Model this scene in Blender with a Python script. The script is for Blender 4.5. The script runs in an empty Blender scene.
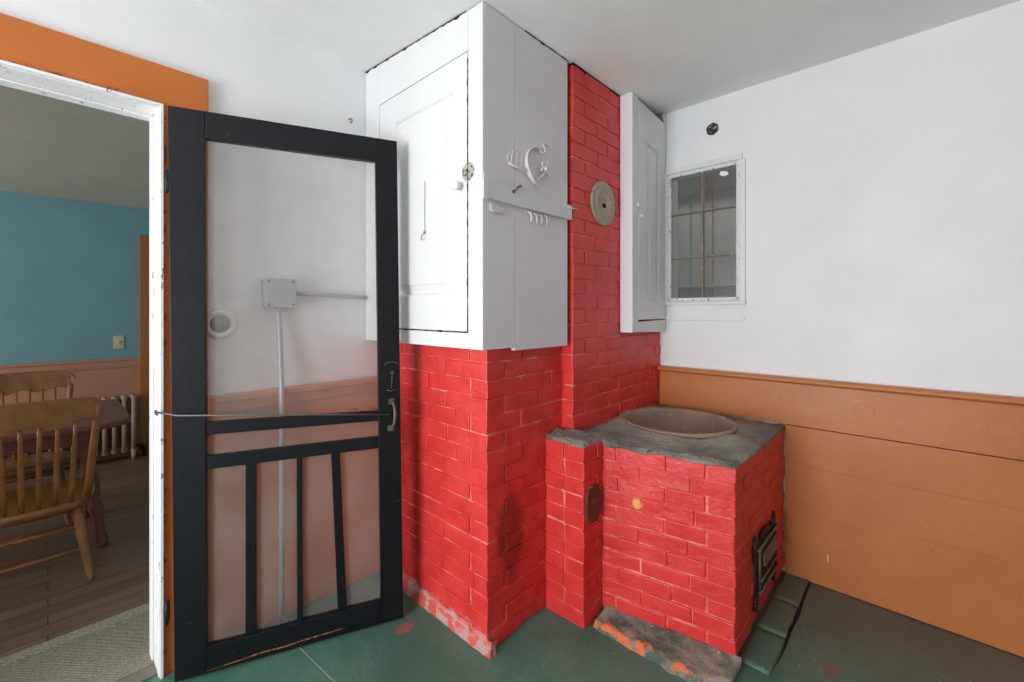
import bpy, bmesh, math, random
from mathutils import Vector, Matrix, noise
R = random.Random(7)
sc = bpy.context.scene
COL = sc.collection
PI = math.pi

# ------------------------------------------------------------ camera, light, exposure
TH = math.atan(409 / 435.7)
cd = bpy.data.cameras.new('camera')
cam = bpy.data.objects.new('camera', cd)
COL.objects.link(cam)
cam.location = (0, 0, 1.3)
cam.rotation_euler = (PI / 2, 0, TH - PI / 2)
cd.sensor_width = 36
cd.lens = 435.7 / 1024 * 36
cd.shift_y = -(341 - 311) / 1024
cd.clip_start = 0.02
sc.camera = cam
sc.view_settings.view_transform = 'Standard'
sc.view_settings.look = 'None'
sc.view_settings.gamma = 1
sc.view_settings.use_curve_mapping = False
sc.view_settings.exposure = 0.15

w = bpy.data.worlds.new('sky')
sc.world = w
w.use_nodes = True
w.node_tree.nodes['Background'].inputs[0].default_value = (.78, .88, 1, 1)
w.node_tree.nodes['Background'].inputs[1].default_value = 1.0


def area(name, loc, direction, sx, sy, power, color):
    l = bpy.data.lights.new(name, 'AREA')
    l.shape = 'RECTANGLE'
    l.size = sx
    l.size_y = sy
    l.energy = power
    l.color = color
    o = bpy.data.objects.new(name, l)
    COL.objects.link(o)
    o.location = loc
    o.rotation_euler = Vector(direction).to_track_quat('-Z', 'Y').to_euler()
    return o


# area lights: assumed west and dining windows, plus added south and porch fill
area('daylight_west', (-2.52, .75, 1.15), (1, 0, .45), 1.3, 1.8, 96, (.96, .975, 1))  # set low and tilted up to brighten the ceiling
area('south_fill', (-1.0, -2.52, 1.1), (0, 1, .9), 1.3, 2.0, 9, (1, .98, .95))  # added fill behind the camera, aimed up at the ceiling
area('daylight_dining', (-3.32, 3.9, 1.35), (1, 0, .25), 1.5, 1.3, 66, (1, .93, .84))
area('porch_fill', (3.5, .9, 2.33), (0, 0, -1), 1.2, 2.0, 15, (1, 1, .98))  # added overhead light inside the closed space, lifts the panes


# ------------------------------------------------------------ materials
def lin(c):
    return tuple(((v / 255) / 12.92 if v / 255 <= .04045 else ((v / 255 + .055) / 1.055) ** 2.4) for v in c) + (1,)


class NT:
    def __init__(s, name):
        s.m = bpy.data.materials.new(name)
        s.m.use_nodes = True
        s.t = s.m.node_tree
        s.b = s.t.nodes['Principled BSDF']
        s.pos = s.t.nodes.new('ShaderNodeNewGeometry').outputs['Position']

    def n(s, kind, **kw):
        x = s.t.nodes.new(kind)
        for k, v in kw.items():
            if k[0] == '_':
                setattr(x, k[1:], v)
            else:
                x.inputs[k.replace('_', ' ')].default_value = v
        return x

    def l(s, a, b):
        s.t.links.new(a, b)

    def noise(s, scale, detail=4, rough=.55, vec=None, stretch=None):
        x = s.n('ShaderNodeTexNoise', Scale=scale, Detail=detail, Roughness=rough)
        v = vec or s.pos
        if stretch:
            mp = s.n('ShaderNodeVectorMath', _operation='MULTIPLY')
            s.l(v, mp.inputs[0])
            mp.inputs[1].default_value = stretch
            v = mp.outputs[0]
        s.l(v, x.inputs['Vector'])
        return x.outputs[0]

    def ramp(s, f, a, b, lo=0, hi=1):
        x = s.n('ShaderNodeMapRange')
        s.l(f, x.inputs[0])
        for i, v in zip((1, 2, 3, 4), (a, b, lo, hi)):
            x.inputs[i].default_value = v
        return x.outputs[0]

    def math(s, op, a, b):
        x = s.n('ShaderNodeMath', _operation=op)
        for i, v in enumerate((a, b)):
            if isinstance(v, (int, float)):
                x.inputs[i].default_value = v
            else:
                s.l(v, x.inputs[i])
        return x.outputs[0]

    def mix(s, f, a, b):
        x = s.n('ShaderNodeMix', _data_type='RGBA')
        for sock, v in ((x.inputs[0], f), (x.inputs[6], a), (x.inputs[7], b)):
            if isinstance(v, (int, float)):
                sock.default_value = v
            elif isinstance(v, tuple):
                sock.default_value = v
            else:
                s.l(v, sock)
        return x.outputs[2]

    def spot(s, c, r, scale=20, amt=.5, stretch=(1, 1, 1)):
        """soft blotch mask of its own shape at point c"""
        a = s.n('ShaderNodeVectorMath', _operation='SUBTRACT')
        s.l(s.pos, a.inputs[0])
        a.inputs[1].default_value = c
        b = s.n('ShaderNodeVectorMath', _operation='DIVIDE')
        s.l(a.outputs[0], b.inputs[0])
        b.inputs[1].default_value = tuple(r * k for k in stretch)
        d = s.n('ShaderNodeVectorMath', _operation='LENGTH')
        s.l(b.outputs[0], d.inputs[0])
        nn = s.noise(scale)
        t = s.math('ADD', d.outputs['Value'], s.math('MULTIPLY', s.math('SUBTRACT', nn, .5), amt * 2))
        return s.ramp(t, .6, 1.0, 1, 0)

    def sepz(s, i=2):
        x = s.n('ShaderNodeSeparateXYZ')
        s.l(s.pos, x.inputs[0])
        return x.outputs[i]

    def bump(s, h, strength=.3, dist=.01, prev=None):
        x = s.n('ShaderNodeBump', Strength=strength, Distance=dist)
        s.l(h, x.inputs['Height'])
        if prev is not None:
            s.l(prev, x.inputs['Normal'])
        s.l(x.outputs[0], s.b.inputs['Normal'])
        return x.outputs[0]

    def done(s, col, rough=.5, metal=0, spec=.5):
        if isinstance(col, tuple):
            s.b.inputs['Base Color'].default_value = col
        else:
            s.l(col, s.b.inputs['Base Color'])
        if isinstance(rough, (int, float)):
            s.b.inputs['Roughness'].default_value = rough
        else:
            s.l(rough, s.b.inputs['Roughness'])
        s.b.inputs['Metallic'].default_value = metal
        s.b.inputs['Specular IOR Level'].default_value = spec
        return s.m


def paint(name, c, rough=.5, var=.08, chip=None, chip_amt=.72, chip_scale=35, bump=.15, bscale=25, spec=.4, metal=0, stretch=None):
    t = NT(name)
    c1 = lin(c)
    dark = tuple(v * (1 - var * 2) for v in c1[:3]) + (1,)
    col = t.mix(t.ramp(t.noise(3.5), .3, .7), dark, c1)
    if chip:
        f = t.ramp(t.noise(chip_scale, 5, .65, stretch=stretch), chip_amt, chip_amt + .03)
        col = t.mix(f, col, lin(chip))
    t.bump(t.noise(bscale, 5, .6), bump, .01)
    return t.done(col, rough, metal, spec)


WHITE = paint('white_wall_paint', (238, 238, 239), .55, .03, bump=.14, bscale=14)
WHITE_OLD = paint('white_cupboard_paint', (229, 229, 229), .38, .02, chip=(200, 196, 190), chip_amt=.74, bump=.15, bscale=30)
WHITE_TRIM = paint('white_gloss_trim', (245, 245, 245), .35, .02, chip=(150, 140, 128), chip_amt=.63, chip_scale=55, bump=.3, bscale=45, stretch=(1, 1, .35))
WHITE_CHIP = paint('flaking_white_window_paint', (226, 227, 224), .5, .03, chip=(128, 104, 76), chip_amt=.59, chip_scale=45, bump=.6, bscale=50)
MUNTIN = paint('bare_weathered_muntin', (140, 126, 106), .6, .15, chip=(215, 212, 205), chip_amt=.60, chip_scale=60, bump=.6, bscale=60)
CEIL = paint('grey_ceiling_plaster', (244, 244, 242), .7, .04, bump=.2, bscale=6)
ORANGE = paint('orange_paint', (198, 122, 70), .42, .05, chip=(120, 62, 30), chip_amt=.76, chip_scale=30, bump=.12, bscale=18)
def orange_board():
    t = NT('orange_board_paint')
    col = t.mix(t.ramp(t.noise(3.5), .3, .7), lin((186, 108, 58)), lin((198, 122, 70)))
    col = t.mix(t.ramp(t.noise(30, 5, .65), .76, .79), col, lin((120, 62, 30)))
    col = t.mix(t.ramp(t.noise(1.8, 6, .7), .5, .7, 0, .25), col, lin((176, 104, 62)))
    col = t.mix(t.spot((2.498, .318, .143), .02, 50, .1, (1, .16, 1.2)), col, lin((220, 206, 190)))
    col = t.mix(t.math('MULTIPLY', t.ramp(t.noise(70, 2), .76, .78), .7), col, lin((216, 196, 172)))
    t.bump(t.noise(14, 5, .6), .14, .012)
    return t.done(col, .40, 0, .45)


ORANGE_BD = orange_board()


def casing_board():
    t = NT('orange_casing_paint')
    col = t.mix(t.ramp(t.noise(3), .3, .7), lin((192, 106, 46)), lin((208, 120, 56)))
    low = t.math('MULTIPLY', t.ramp(t.sepz(), 2.05, 2.036, 0, 1), t.ramp(t.sepz(), 2.02, 2.025, 0, 1))
    side = t.ramp(t.sepz(0), .296, .284, 0, 1)
    e = t.math('MAXIMUM', low, t.math('MULTIPLY', side, t.ramp(t.sepz(), 2.04, 2.03, 0, 1)))
    f = t.math('MULTIPLY', e, t.ramp(t.noise(13, 6, .7), .52, .55))
    col = t.mix(f, col, lin((104, 40, 26)))
    col = t.mix(t.ramp(t.noise(22, 5, .7), .74, .77), col, lin((120, 66, 36)))
    t.bump(t.noise(20, 5, .6), .15, .01)
    return t.done(col, .42, 0, .4)


ORANGE_HD = casing_board()
SALMON = paint('salmon_paint', (192, 140, 116), .5, .04)
BLUE = paint('blue_wall_paint', (122, 166, 184), .5, .05, bump=.1)
DCEIL = paint('dining_ceiling_paint', (200, 196, 180), .6, .05, bump=.3, bscale=3)
BLACK = paint('worn_black_door_paint', (22, 24, 29), .4, .2, chip=(120, 110, 100), chip_amt=.70, chip_scale=85, bump=.12, bscale=40, spec=.3, stretch=(1, 1, .5))
BLACKIRON = paint('cast_iron', (52, 44, 40), .42, .2, chip=(120, 104, 92), chip_amt=.62, chip_scale=40, bump=.5, bscale=50, metal=.3)
IRONGREY = paint('worn_steel', (120, 108, 96), .4, .2, bump=.4, bscale=60, metal=.4)
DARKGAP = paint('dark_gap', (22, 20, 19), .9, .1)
GREYBOX = paint('grey_enamel', (176, 180, 180), .4, .03)
CONDUIT = paint('grey_painted_conduit', (178, 180, 180), .35, .03, metal=.2)
SPLIT = paint('bare_split_wood', (214, 134, 72), .7, .3, chip=(96, 50, 24), chip_amt=.5, chip_scale=60, bump=.6)
RADIATOR = paint('cream_radiator_paint', (186, 150, 128), .4, .05)
PLASTIC = paint('ivory_plastic', (206, 196, 168), .4, .02)
RUST = paint('rusty_iron', (178, 150, 130), .8, .2, chip=(176, 156, 128), chip_amt=.60, chip_scale=24, bump=.7, bscale=30)
PORCH = paint('porch_wall_grey', (168, 166, 162), .7, .1)
TAN = paint('tin_cover_paint', (184, 172, 150), .5, .12, chip=(120, 84, 66), chip_amt=.60, chip_scale=55, bump=.5, bscale=60)
BROWNTIN = paint('brown_tin', (112, 66, 50), .5, .2, chip=(130, 112, 88), chip_amt=.6, chip_scale=50, bump=.5, bscale=40)
FLUEHOLE = DARKGAP


def brick_mat(name, seam=False):
    t = NT(name)
    red, dk = lin((226, 66, 62)), lin((208, 48, 46))
    col = t.mix(t.ramp(t.noise(9), .3, .7), dk, red)
    if seam:
        col = t.mix(t.ramp(t.noise(16, 5, .6, stretch=(1, 1, 1)), .46, .58, .2, .8), col, lin((240, 150, 142)))  # pale pink streaks paint the light caught on the joint lips
    col = t.mix(t.ramp(t.noise(60, 5, .7), .71, .74, 0, .5), col, lin((232, 140, 130)))
    col = t.mix(t.ramp(t.noise(28, 6, .75), .71, .75, 0, .45), col, lin((110, 26, 26)))
    # bare pale patches low on the chimney, soot on its right side, dark band near the floor of each leg
    zz = t.math('ADD', t.sepz(), t.math('MULTIPLY', t.noise(14), -.14))
    xl = t.ramp(t.sepz(0), 1.14, 1.2, 1, 0)
    low = t.math('MULTIPLY', t.ramp(zz, -.03, .005, 1, 0), xl)
    col = t.mix(t.math('MULTIPLY', low, .8), col, lin((208, 172, 168)))
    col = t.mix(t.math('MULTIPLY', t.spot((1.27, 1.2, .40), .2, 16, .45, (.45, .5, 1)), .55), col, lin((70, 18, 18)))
    col = t.mix(t.spot((1.664, .852, .505), .026, 60, .28), col, lin((232, 168, 96)))
    b1 = t.bump(t.noise(18, 5, .6), .55, .012)
    t.bump(t.noise(60, 4, .65), .25, .005, b1)
    t.done(col, .36, 0, .45)
    return t.m


BRICK = brick_mat('red_painted_brick')
SEAM = brick_mat('red_painted_mortar', True)


def mortar_mat():
    t = NT('grey_mortar')
    col = t.mix(t.ramp(t.noise(7, 6), .35, .65), lin((96, 98, 94)), lin((160, 152, 142)))
    col = t.mix(t.ramp(t.noise(40, 5, .7), .6, .66, 0, .8), col, lin((60, 66, 62)))
    col = t.mix(t.ramp(t.noise(22, 5, .7), .66, .7, 0, .7), col, lin((196, 180, 164)))
    d_ = t.spot((2.10, .86, .75), .42, 9, .35, (1, 1, .6))
    col = t.mix(t.math('MULTIPLY', d_, .6), col, lin((176, 164, 150)))
    col = t.mix(t.math('MULTIPLY', t.ramp(t.noise(11, 5, .7), .64, .68), .7), col, lin((190, 70, 62)))
    b1 = t.bump(t.noise(12, 6, .7), .8, .03)
    t.bump(t.noise(70, 5, .7), .6, .01, b1)
    return t.done(col, .8, 0, .3)


MORTAR = mortar_mat()


def floor_mat(name, extra=0.0):
    t = NT(name)
    col = t.mix(t.ramp(t.noise(2.6, 6, .6), .35, .65), lin((70, 110, 96)), lin((90, 132, 116)))
    # foot-worn brownish area to the right of the stove
    x = t.ramp(t.math('ADD', t.sepz(0), t.math('MULTIPLY', t.noise(3, 5), .9)), 2.1, 2.6)
    col = t.mix(t.math('MULTIPLY', x, .8), col, lin((100, 98, 86)))
    col = t.mix(t.ramp(t.noise(5, 8, .75), .56, .72, 0, .5 + extra), col, lin((128, 140, 128)))
    col = t.mix(t.ramp(t.noise(75, 3, .5), .70, .72, 0, .8), col, lin((190, 200, 190)))
    col = t.mix(t.ramp(t.noise(2.2, 7, .8), .68, .73, 0, .5), col, lin((120, 78, 60)))
    col = t.mix(t.math('MULTIPLY', t.spot((1.0, 1.545, 0), .05, 40, .5, (1, .6, 1)), .6), col, lin((190, 90, 84)))
    col = t.mix(t.math('MULTIPLY', t.spot((1.94, .24, 0), .05, 40, .6, (1, .5, 1)), .5), col, lin((150, 66, 54)))
    b1 = t.bump(t.noise(6, 5, .6), .3, .02)
    t.bump(t.noise(60, 3, .6), .15, .005, b1)
    t.done(col, t.ramp(t.noise(4, 5), .3, .7, .3, .55), 0, .45)
    return t.m


FLOOR = floor_mat('green_floor_paint')
PAVER = floor_mat('green_painted_paver', .2)


def hearth_mat():
    t = NT('hearth_stone')
    col = t.mix(t.ramp(t.noise(9, 7, .7), .42, .58), lin((86, 102, 92)), lin((150, 140, 126)))
    col = t.mix(t.ramp(t.noise(34, 5, .7), .60, .66, 0, .8), col, lin((206, 184, 166)))
    # flaked orange along the outer edge
    xx = t.math('ADD', t.sepz(0), t.math('MULTIPLY', t.math('SUBTRACT', t.noise(13, 4), .5), .16))
    f = t.math('MULTIPLY', t.ramp(xx, 1.556, 1.562, 1, 0), t.ramp(t.noise(8, 2), .42, .45))
    col = t.mix(t.math('MULTIPLY', f, .95), col, lin((228, 122, 72)))
    b1 = t.bump(t.noise(14, 6, .7), .8, .02)
    return t.done(col, .8, 0, .3)


HEARTH = hearth_mat()


def wood_mat(name, a, b, scale=3, stretch=(1, 8, 8), rough=.4, wear=None):
    t = NT(name)
    tc = t.n('ShaderNodeTexCoord').outputs['Object']
    g = t.noise(scale, 8, .65, vec=tc, stretch=stretch)
    col = t.mix(t.ramp(g, .2, .8), lin(a), lin(b))
    if wear:
        col = t.mix(t.ramp(t.noise(26, 5, .7), .62, .7, 0, .7), col, lin(wear))
    t.bump(g, .15, .004)
    return t.done(col, rough, 0, .5)


CHAIRW = wood_mat('honey_chair_wood', (112, 66, 32), (176, 120, 66), 3, (3, 1, 4), .35, (188, 152, 108))
TABLEW = wood_mat('brown_table_wood', (104, 56, 40), (140, 86, 64), 4, (1, 8, 8), .5)


def plank_floor():
    t = NT('dining_plank_floor')
    br = t.n('ShaderNodeTexBrick', Scale=1.0)
    for k, v in (('Brick Width', 3.7), ('Row Height', .085), ('Mortar Size', .0025), ('Mortar Smooth', .3), ('Bias', 0.0)):
        br.inputs[k].default_value = v
    br.inputs['Color1'].default_value = lin((112, 88, 72))
    br.inputs['Color2'].default_value = lin((136, 108, 88))
    br.inputs['Mortar'].default_value = lin((44, 36, 32))
    t.l(t.pos, br.inputs['Vector'])
    g = t.noise(3, 8, .7, stretch=(1, 9, 1))
    col = t.mix(t.ramp(g, .35, .7, 0, .6), br.outputs['Color'], lin((84, 66, 56)))
    t.bump(br.outputs['Fac'], -.2, .004)
    return t.done(col, .42, 0, .5)


PLANK = plank_floor()


def rug_mat(name, a, b):
    t = NT(name)
    wv = t.n('ShaderNodeTexWave', _wave_type='BANDS', _bands_direction='DIAGONAL', Scale=60, Distortion=3, Detail=2)
    wv.inputs['Detail Scale'].default_value = 4
    t.l(t.pos, wv.inputs['Vector'])
    col = t.mix(wv.outputs['Fac'], lin(a), lin(b))
    col = t.mix(t.ramp(t.noise(90), .4, .6, 0, .5), col, lin((112, 108, 96)))
    t.bump(wv.outputs['Fac'], .7, .006)
    return t.done(col, .95, 0, .1)


RUG = rug_mat('woven_rug_field', (134, 130, 114), (172, 168, 150))
RUGB = rug_mat('woven_rug_border', (150, 146, 130), (196, 190, 172))


def screen_mat():
    m = bpy.data.materials.new('insect_mesh')
    m.use_nodes = True
    nt = m.node_tree
    nt.nodes.clear()
    o = nt.nodes.new('ShaderNodeOutputMaterial')
    mx = nt.nodes.new('ShaderNodeMixShader')
    tr = nt.nodes.new('ShaderNodeBsdfTransparent')
    df = nt.nodes.new('ShaderNodeBsdfDiffuse')
    df.inputs[0].default_value = lin((186, 178, 174))
    g = nt.nodes.new('ShaderNodeNewGeometry')
    ns = nt.nodes.new('ShaderNodeTexNoise')
    ns.inputs['Scale'].default_value = 5
    mr = nt.nodes.new('ShaderNodeMapRange')
    mr.inputs[1].default_value = .3
    mr.inputs[2].default_value = .7
    mr.inputs[3].default_value = .17
    mr.inputs[4].default_value = .30
    nt.links.new(g.outputs['Position'], ns.inputs['Vector'])
    nt.links.new(ns.outputs[0], mr.inputs[0])
    nt.links.new(mr.outputs[0], mx.inputs[0])
    nt.links.new(tr.outputs[0], mx.inputs[1])
    nt.links.new(df.outputs[0], mx.inputs[2])
    nt.links.new(mx.outputs[0], o.inputs[0])
    return m


SCREEN = screen_mat()


def glass_mat():
    m = bpy.data.materials.new('old_dusty_glass')
    m.use_nodes = True
    nt = m.node_tree
    nt.nodes.clear()
    o = nt.nodes.new('ShaderNodeOutputMaterial')
    mx = nt.nodes.new('ShaderNodeMixShader')
    mx2 = nt.nodes.new('ShaderNodeMixShader')
    tr = nt.nodes.new('ShaderNodeBsdfTransparent')
    tr.inputs[0].default_value = (.80, .81, .80, 1)
    gl = nt.nodes.new('ShaderNodeBsdfGlossy')
    gl.inputs['Roughness'].default_value = .06
    df = nt.nodes.new('ShaderNodeBsdfDiffuse')
    df.inputs[0].default_value = lin((140, 142, 140))
    mx.inputs[0].default_value = .07
    mx2.inputs[0].default_value = .22
    nt.links.new(tr.outputs[0], mx.inputs[1])
    nt.links.new(gl.outputs[0], mx.inputs[2])
    nt.links.new(mx.outputs[0], mx2.inputs[1])
    nt.links.new(df.outputs[0], mx2.inputs[2])
    nt.links.new(mx2.outputs[0], o.inputs[0])
    return m


GLASS = glass_mat()


# ------------------------------------------------------------ mesh helpers
def new():
    return bmesh.new()


def quad(bm, pts, mi=0):
    f = bm.faces.new([bm.verts.new(p) for p in pts])
    f.material_index = mi
    return f


def hexa(bm, a, mi=0):
    """8 corners: bottom loop 0-3, top loop 4-7"""
    v = [bm.verts.new(p) for p in a]
    for q in ((3, 2, 1, 0), (4, 5, 6, 7), (0, 1, 5, 4), (1, 2, 6, 5), (2, 3, 7, 6), (3, 0, 4, 7)):
        bm.faces.new([v[i] for i in q]).material_index = mi


def box(bm, x0, x1, y0, y1, z0, z1, mi=0):
    hexa(bm, [(x0, y0, z0), (x1, y0, z0), (x1, y1, z0), (x0, y1, z0), (x0, y0, z1), (x1, y0, z1), (x1, y1, z1), (x0, y1, z1)], mi)


def tube(bm, pts, r, n=10, mi=0):
    """swept round bar; r number or list"""
    pts = [Vector(p) for p in pts]
    rr = r if isinstance(r, (list, tuple)) else [r] * len(pts)
    rings = []
    prev = None
    for i, p in enumerate(pts):
        d = (pts[min(i + 1, len(pts) - 1)] - pts[max(i - 1, 0)]).normalized()
        if prev is None:
            up = Vector((0, 0, 1)) if abs(d.z) < .9 else Vector((1, 0, 0))
            a = d.cross(up).normalized()
        else:
            a = (prev - d * prev.dot(d)).normalized()
        prev = a
        b = d.cross(a)
        rings.append([bm.verts.new(p + (a * math.cos(t) + b * math.sin(t)) * rr[i]) for t in [2 * PI * k / n for k in range(n)]])
    for i in range(len(rings) - 1):
        for k in range(n):
            f = bm.faces.new([rings[i][k], rings[i][(k + 1) % n], rings[i + 1][(k + 1) % n], rings[i + 1][k]])
            f.material_index = mi
            f.smooth = True
    for ring, rev in ((rings[0], True), (rings[-1], False)):
        f = bm.faces.new(ring[::-1] if rev else ring)
        f.material_index = mi


def lathe(bm, prof, origin, axis, n=32, mi=0, cap=True):
    """prof: (radius, height) along axis"""
    q = Vector((0, 0, 1)).rotation_difference(Vector(axis).normalized())
    o = Vector(origin)
    rings = []
    for r, h in prof:
        rings.append([bm.verts.new(o + q @ Vector((r * math.cos(2 * PI * k / n), r * math.sin(2 * PI * k / n), h))) for k in range(n)])
    for i in range(len(rings) - 1):
        for k in range(n):
            f = bm.faces.new([rings[i][k], rings[i][(k + 1) % n], rings[i + 1][(k + 1) % n], rings[i + 1][k]])
            f.smooth = True
            f.material_index = mi
    for ring, rev in ((rings[0], True), (rings[-1], False)):
        if cap and prof[0 if rev else -1][0] > 1e-5:
            f = bm.faces.new(ring[::-1] if rev else ring)
            f.material_index = mi
    bmesh.ops.remove_doubles(bm, verts=[v for ring in rings for v in ring], dist=1e-6)


def prism(bm, poly, a, b, f, mi=0):
    """poly in 2d, extruded between depths a and b; f(u, v, depth) -> xyz"""
    A = [bm.verts.new(f(u, v, a)) for u, v in poly]
    B = [bm.verts.new(f(u, v, b)) for u, v in poly]
    n = len(poly)
    fs = [bm.faces.new(A[::-1]), bm.faces.new(B)]
    for i in range(n):
        fs.append(bm.faces.new([A[i], A[(i + 1) % n], B[(i + 1) % n], B[i]]))
    for x in fs:
        x.material_index = mi


def obj(name, bm, mats, parent=None, bevel=0, seg=2, local=False):
    """one mesh object; verts are in world space unless local"""
    bmesh.ops.recalc_face_normals(bm, faces=bm.faces)
    if parent is not None and not local:
        o0 = parent['org'] if 'org' in parent else None
        p = parent
        off = Vector((0, 0, 0))
        while p is not None:
            off += Vector(p.location)
            p = p.parent
        bmesh.ops.translate(bm, verts=bm.verts, vec=-off)
    me = bpy.data.meshes.new(name)
    bm.to_mesh(me)
    bm.free()
    for m in (mats if isinstance(mats, (list, tuple)) else [mats]):
        me.materials.append(m)
    o = bpy.data.objects.new(name, me)
    COL.objects.link(o)
    o.parent = parent
    if bevel:
        md = o.modifiers.new('bevel', 'BEVEL')
        md.width = bevel
        md.segments = seg
        md.limit_method = 'ANGLE'
        md.angle_limit = math.radians(40)
    return o


def tag(o, label, cat, group=None, kind=None):
    o['label'] = label
    if cat:
        o['category'] = cat
    if group:
        o['group'] = group
    if kind:
        o['kind'] = kind
    return o


def thing(name, label, cat, loc=(0, 0, 0), rotz=0, group=None, kind=None):
    o = bpy.data.objects.new(name, None)
    o.empty_display_size = .1
    COL.objects.link(o)
    o.location = loc
    o.rotation_euler = (0, 0, rotz)
    return tag(o, label, cat, group, kind)


def struct(name, bm, m, label=None, parent=None, bevel=0):
    o = obj(name, bm, m, parent, bevel)
    if parent is None:
        o['kind'] = 'structure'
    if label:
        o['label'] = label
    return o


def sm(t):
    t = max(0, min(1, t))
    return t * t * (3 - 2 * t)


def zceil(x, y):
    fx = sm((x - .3) / .75) * sm((2.54 - x) / .42)
    fy = max(0, min(1, (1.995 - y) / .80)) * sm((y - .3) / .7)
    return 2.476 - .057 * fx * fy


def gapline(bm, p, q, gx, gy, n=60, th=.006):  # dark ribbon standing in for the shade in the gap below the ceiling
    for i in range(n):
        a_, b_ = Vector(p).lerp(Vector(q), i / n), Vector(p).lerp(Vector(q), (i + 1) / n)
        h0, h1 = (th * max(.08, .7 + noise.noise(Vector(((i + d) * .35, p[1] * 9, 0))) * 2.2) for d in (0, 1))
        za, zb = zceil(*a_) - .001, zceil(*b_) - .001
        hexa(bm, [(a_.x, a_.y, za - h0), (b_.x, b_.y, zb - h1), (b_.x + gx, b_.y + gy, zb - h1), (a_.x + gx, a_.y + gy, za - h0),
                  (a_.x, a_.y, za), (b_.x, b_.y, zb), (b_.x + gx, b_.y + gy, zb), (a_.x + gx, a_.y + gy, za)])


# ------------------------------------------------------------ room shell
bm = new()
box(bm, -2.4, 2.52, -2.4, 2.115, -.06, 0)
struct('floor', bm, FLOOR, 'kitchen floor in worn green paint')
bm = new()
NX, NY = 82, 74
gv = [[bm.verts.new((-2.4 + 5.0 * i / NX, -2.4 + 4.46 * j / NY, zceil(-2.4 + 5.0 * i / NX, -2.4 + 4.46 * j / NY))) for j in range(NY + 1)] for i in range(NX + 1)]
tv = [[bm.verts.new((-2.4 + 5.0 * i / 1, -2.4 + 4.46 * j / 1, 2.6)) for j in (0, 1)] for i in (0, 1)]
for i in range(NX):
    for j in range(NY):
        f = bm.faces.new([gv[i][j], gv[i + 1][j], gv[i + 1][j + 1], gv[i][j + 1]])
        f.smooth = True
bm.faces.new([tv[0][0], tv[1][0], tv[1][1], tv[0][1]])
struct('ceiling', bm, CEIL, 'sagging pale grey kitchen ceiling')

# door wall (with opening)
bm = new()
DX0, DX1, DZ = -.61, .272, 2.022
box(bm, -3.3, DX0, 1.995, 2.115, 0, 2.62)
box(bm, DX1, 2.7, 1.995, 2.115, 0, 2.62)
box(bm, DX0, DX1, 1.995, 2.115, DZ, 2.62)
struct('wall_left', bm, WHITE, 'white kitchen wall with the doorway')
# right wall with window opening
WY0, WY1, WZ0, WZ1 = .70, 1.094, 1.355, 2.108
bm = new()
box(bm, 2.52, 2.66, -2.4, WY0, 0, 2.6)
box(bm, 2.52, 2.66, WY1, 1.995, 0, 2.6)
box(bm, 2.52, 2.66, WY0, WY1, 0, WZ0)
box(bm, 2.52, 2.66, WY0, WY1, WZ1, 2.6)
struct('wall_right', bm, WHITE, 'white kitchen wall above the orange boards')
# unseen walls behind the camera, each with an opening shaped for its area light
bm = new()
box(bm, -2.5, -2.4, -2.5, .08, 0, 2.6)
box(bm, -2.5, -2.4, 1.42, 1.995, 0, 2.6)
box(bm, -2.5, -2.4, .08, 1.42, 0, .25)
box(bm, -2.5, -2.4, .08, 1.42, 2.08, 2.6)
struct('wall_rear', bm, WHITE)
bm = new()
box(bm, -2.4, -1.65, -2.5, -2.4, 0, 2.6)
box(bm, -.35, 2.66, -2.5, -2.4, 0, 2.6)
box(bm, -1.65, -.35, -2.5, -2.4, 0, .08)
box(bm, -1.65, -.35, -2.5, -2.4, 2.12, 2.6)
struct('wall_near', bm, paint('bounce_damping_tan', (132, 108, 84), .6, .05))  # unseen wall, tan to cut and warm the light it bounces back

# dining room
bm = new()
box(bm, -3.3, 1.3, 2.115, 5.3, -.06, 0)
struct('dining_room_floor', bm, PLANK, 'brown plank floor of the dining room')
bm = new()
box(bm, -3.3, 1.3, 2.115, 5.3, 2.235, 2.3)
struct('dining_room_ceiling', bm, DCEIL, 'dim ceiling of the dining room')
bm = new()
box(bm, -3.4, 1.3, 5.2, 5.3, 0, 2.3)
struct('dining_room_wall_back', bm, BLUE, 'blue dining room wall')
bm = new()
box(bm, .95, 1.05, 2.115, 5.2, 0, 2.3)
struct('dining_room_wall_right', bm, BLUE)
bm = new()
box(bm, -3.3, -3.2, 2.115, 3.1, 0, 2.3)
box(bm, -3.3, -3.2, 4.7, 5.2, 0, 2.3)
box(bm, -3.3, -3.2, 3.1, 4.7, 0, .7)
box(bm, -3.3, -3.2, 3.1, 4.7, 2.05, 2.3)
struct('dining_room_wall_left', bm, BLUE)
bm = new()
box(bm, -3.2, .60, 5.185, 5.2, 0, .80)
box(bm, -3.2, .60, 5.175, 5.2, .80, .815)
box(bm, -3.2, .60, 5.18, 5.2, .815, .86)
box(bm, -3.2, .60, 5.17, 5.2, .86, .882)
struct('trim_4', bm, SALMON, 'salmon wainscot of the dining room', bevel=.003)
bm = new()
box(bm, .57, .72, 5.16, 5.2, 0, 1.99)
struct('trim_5', bm, paint('ochre_casing', (176, 112, 60), .45), 'orange casing at the far corner of the dining room', bevel=.004)

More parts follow.
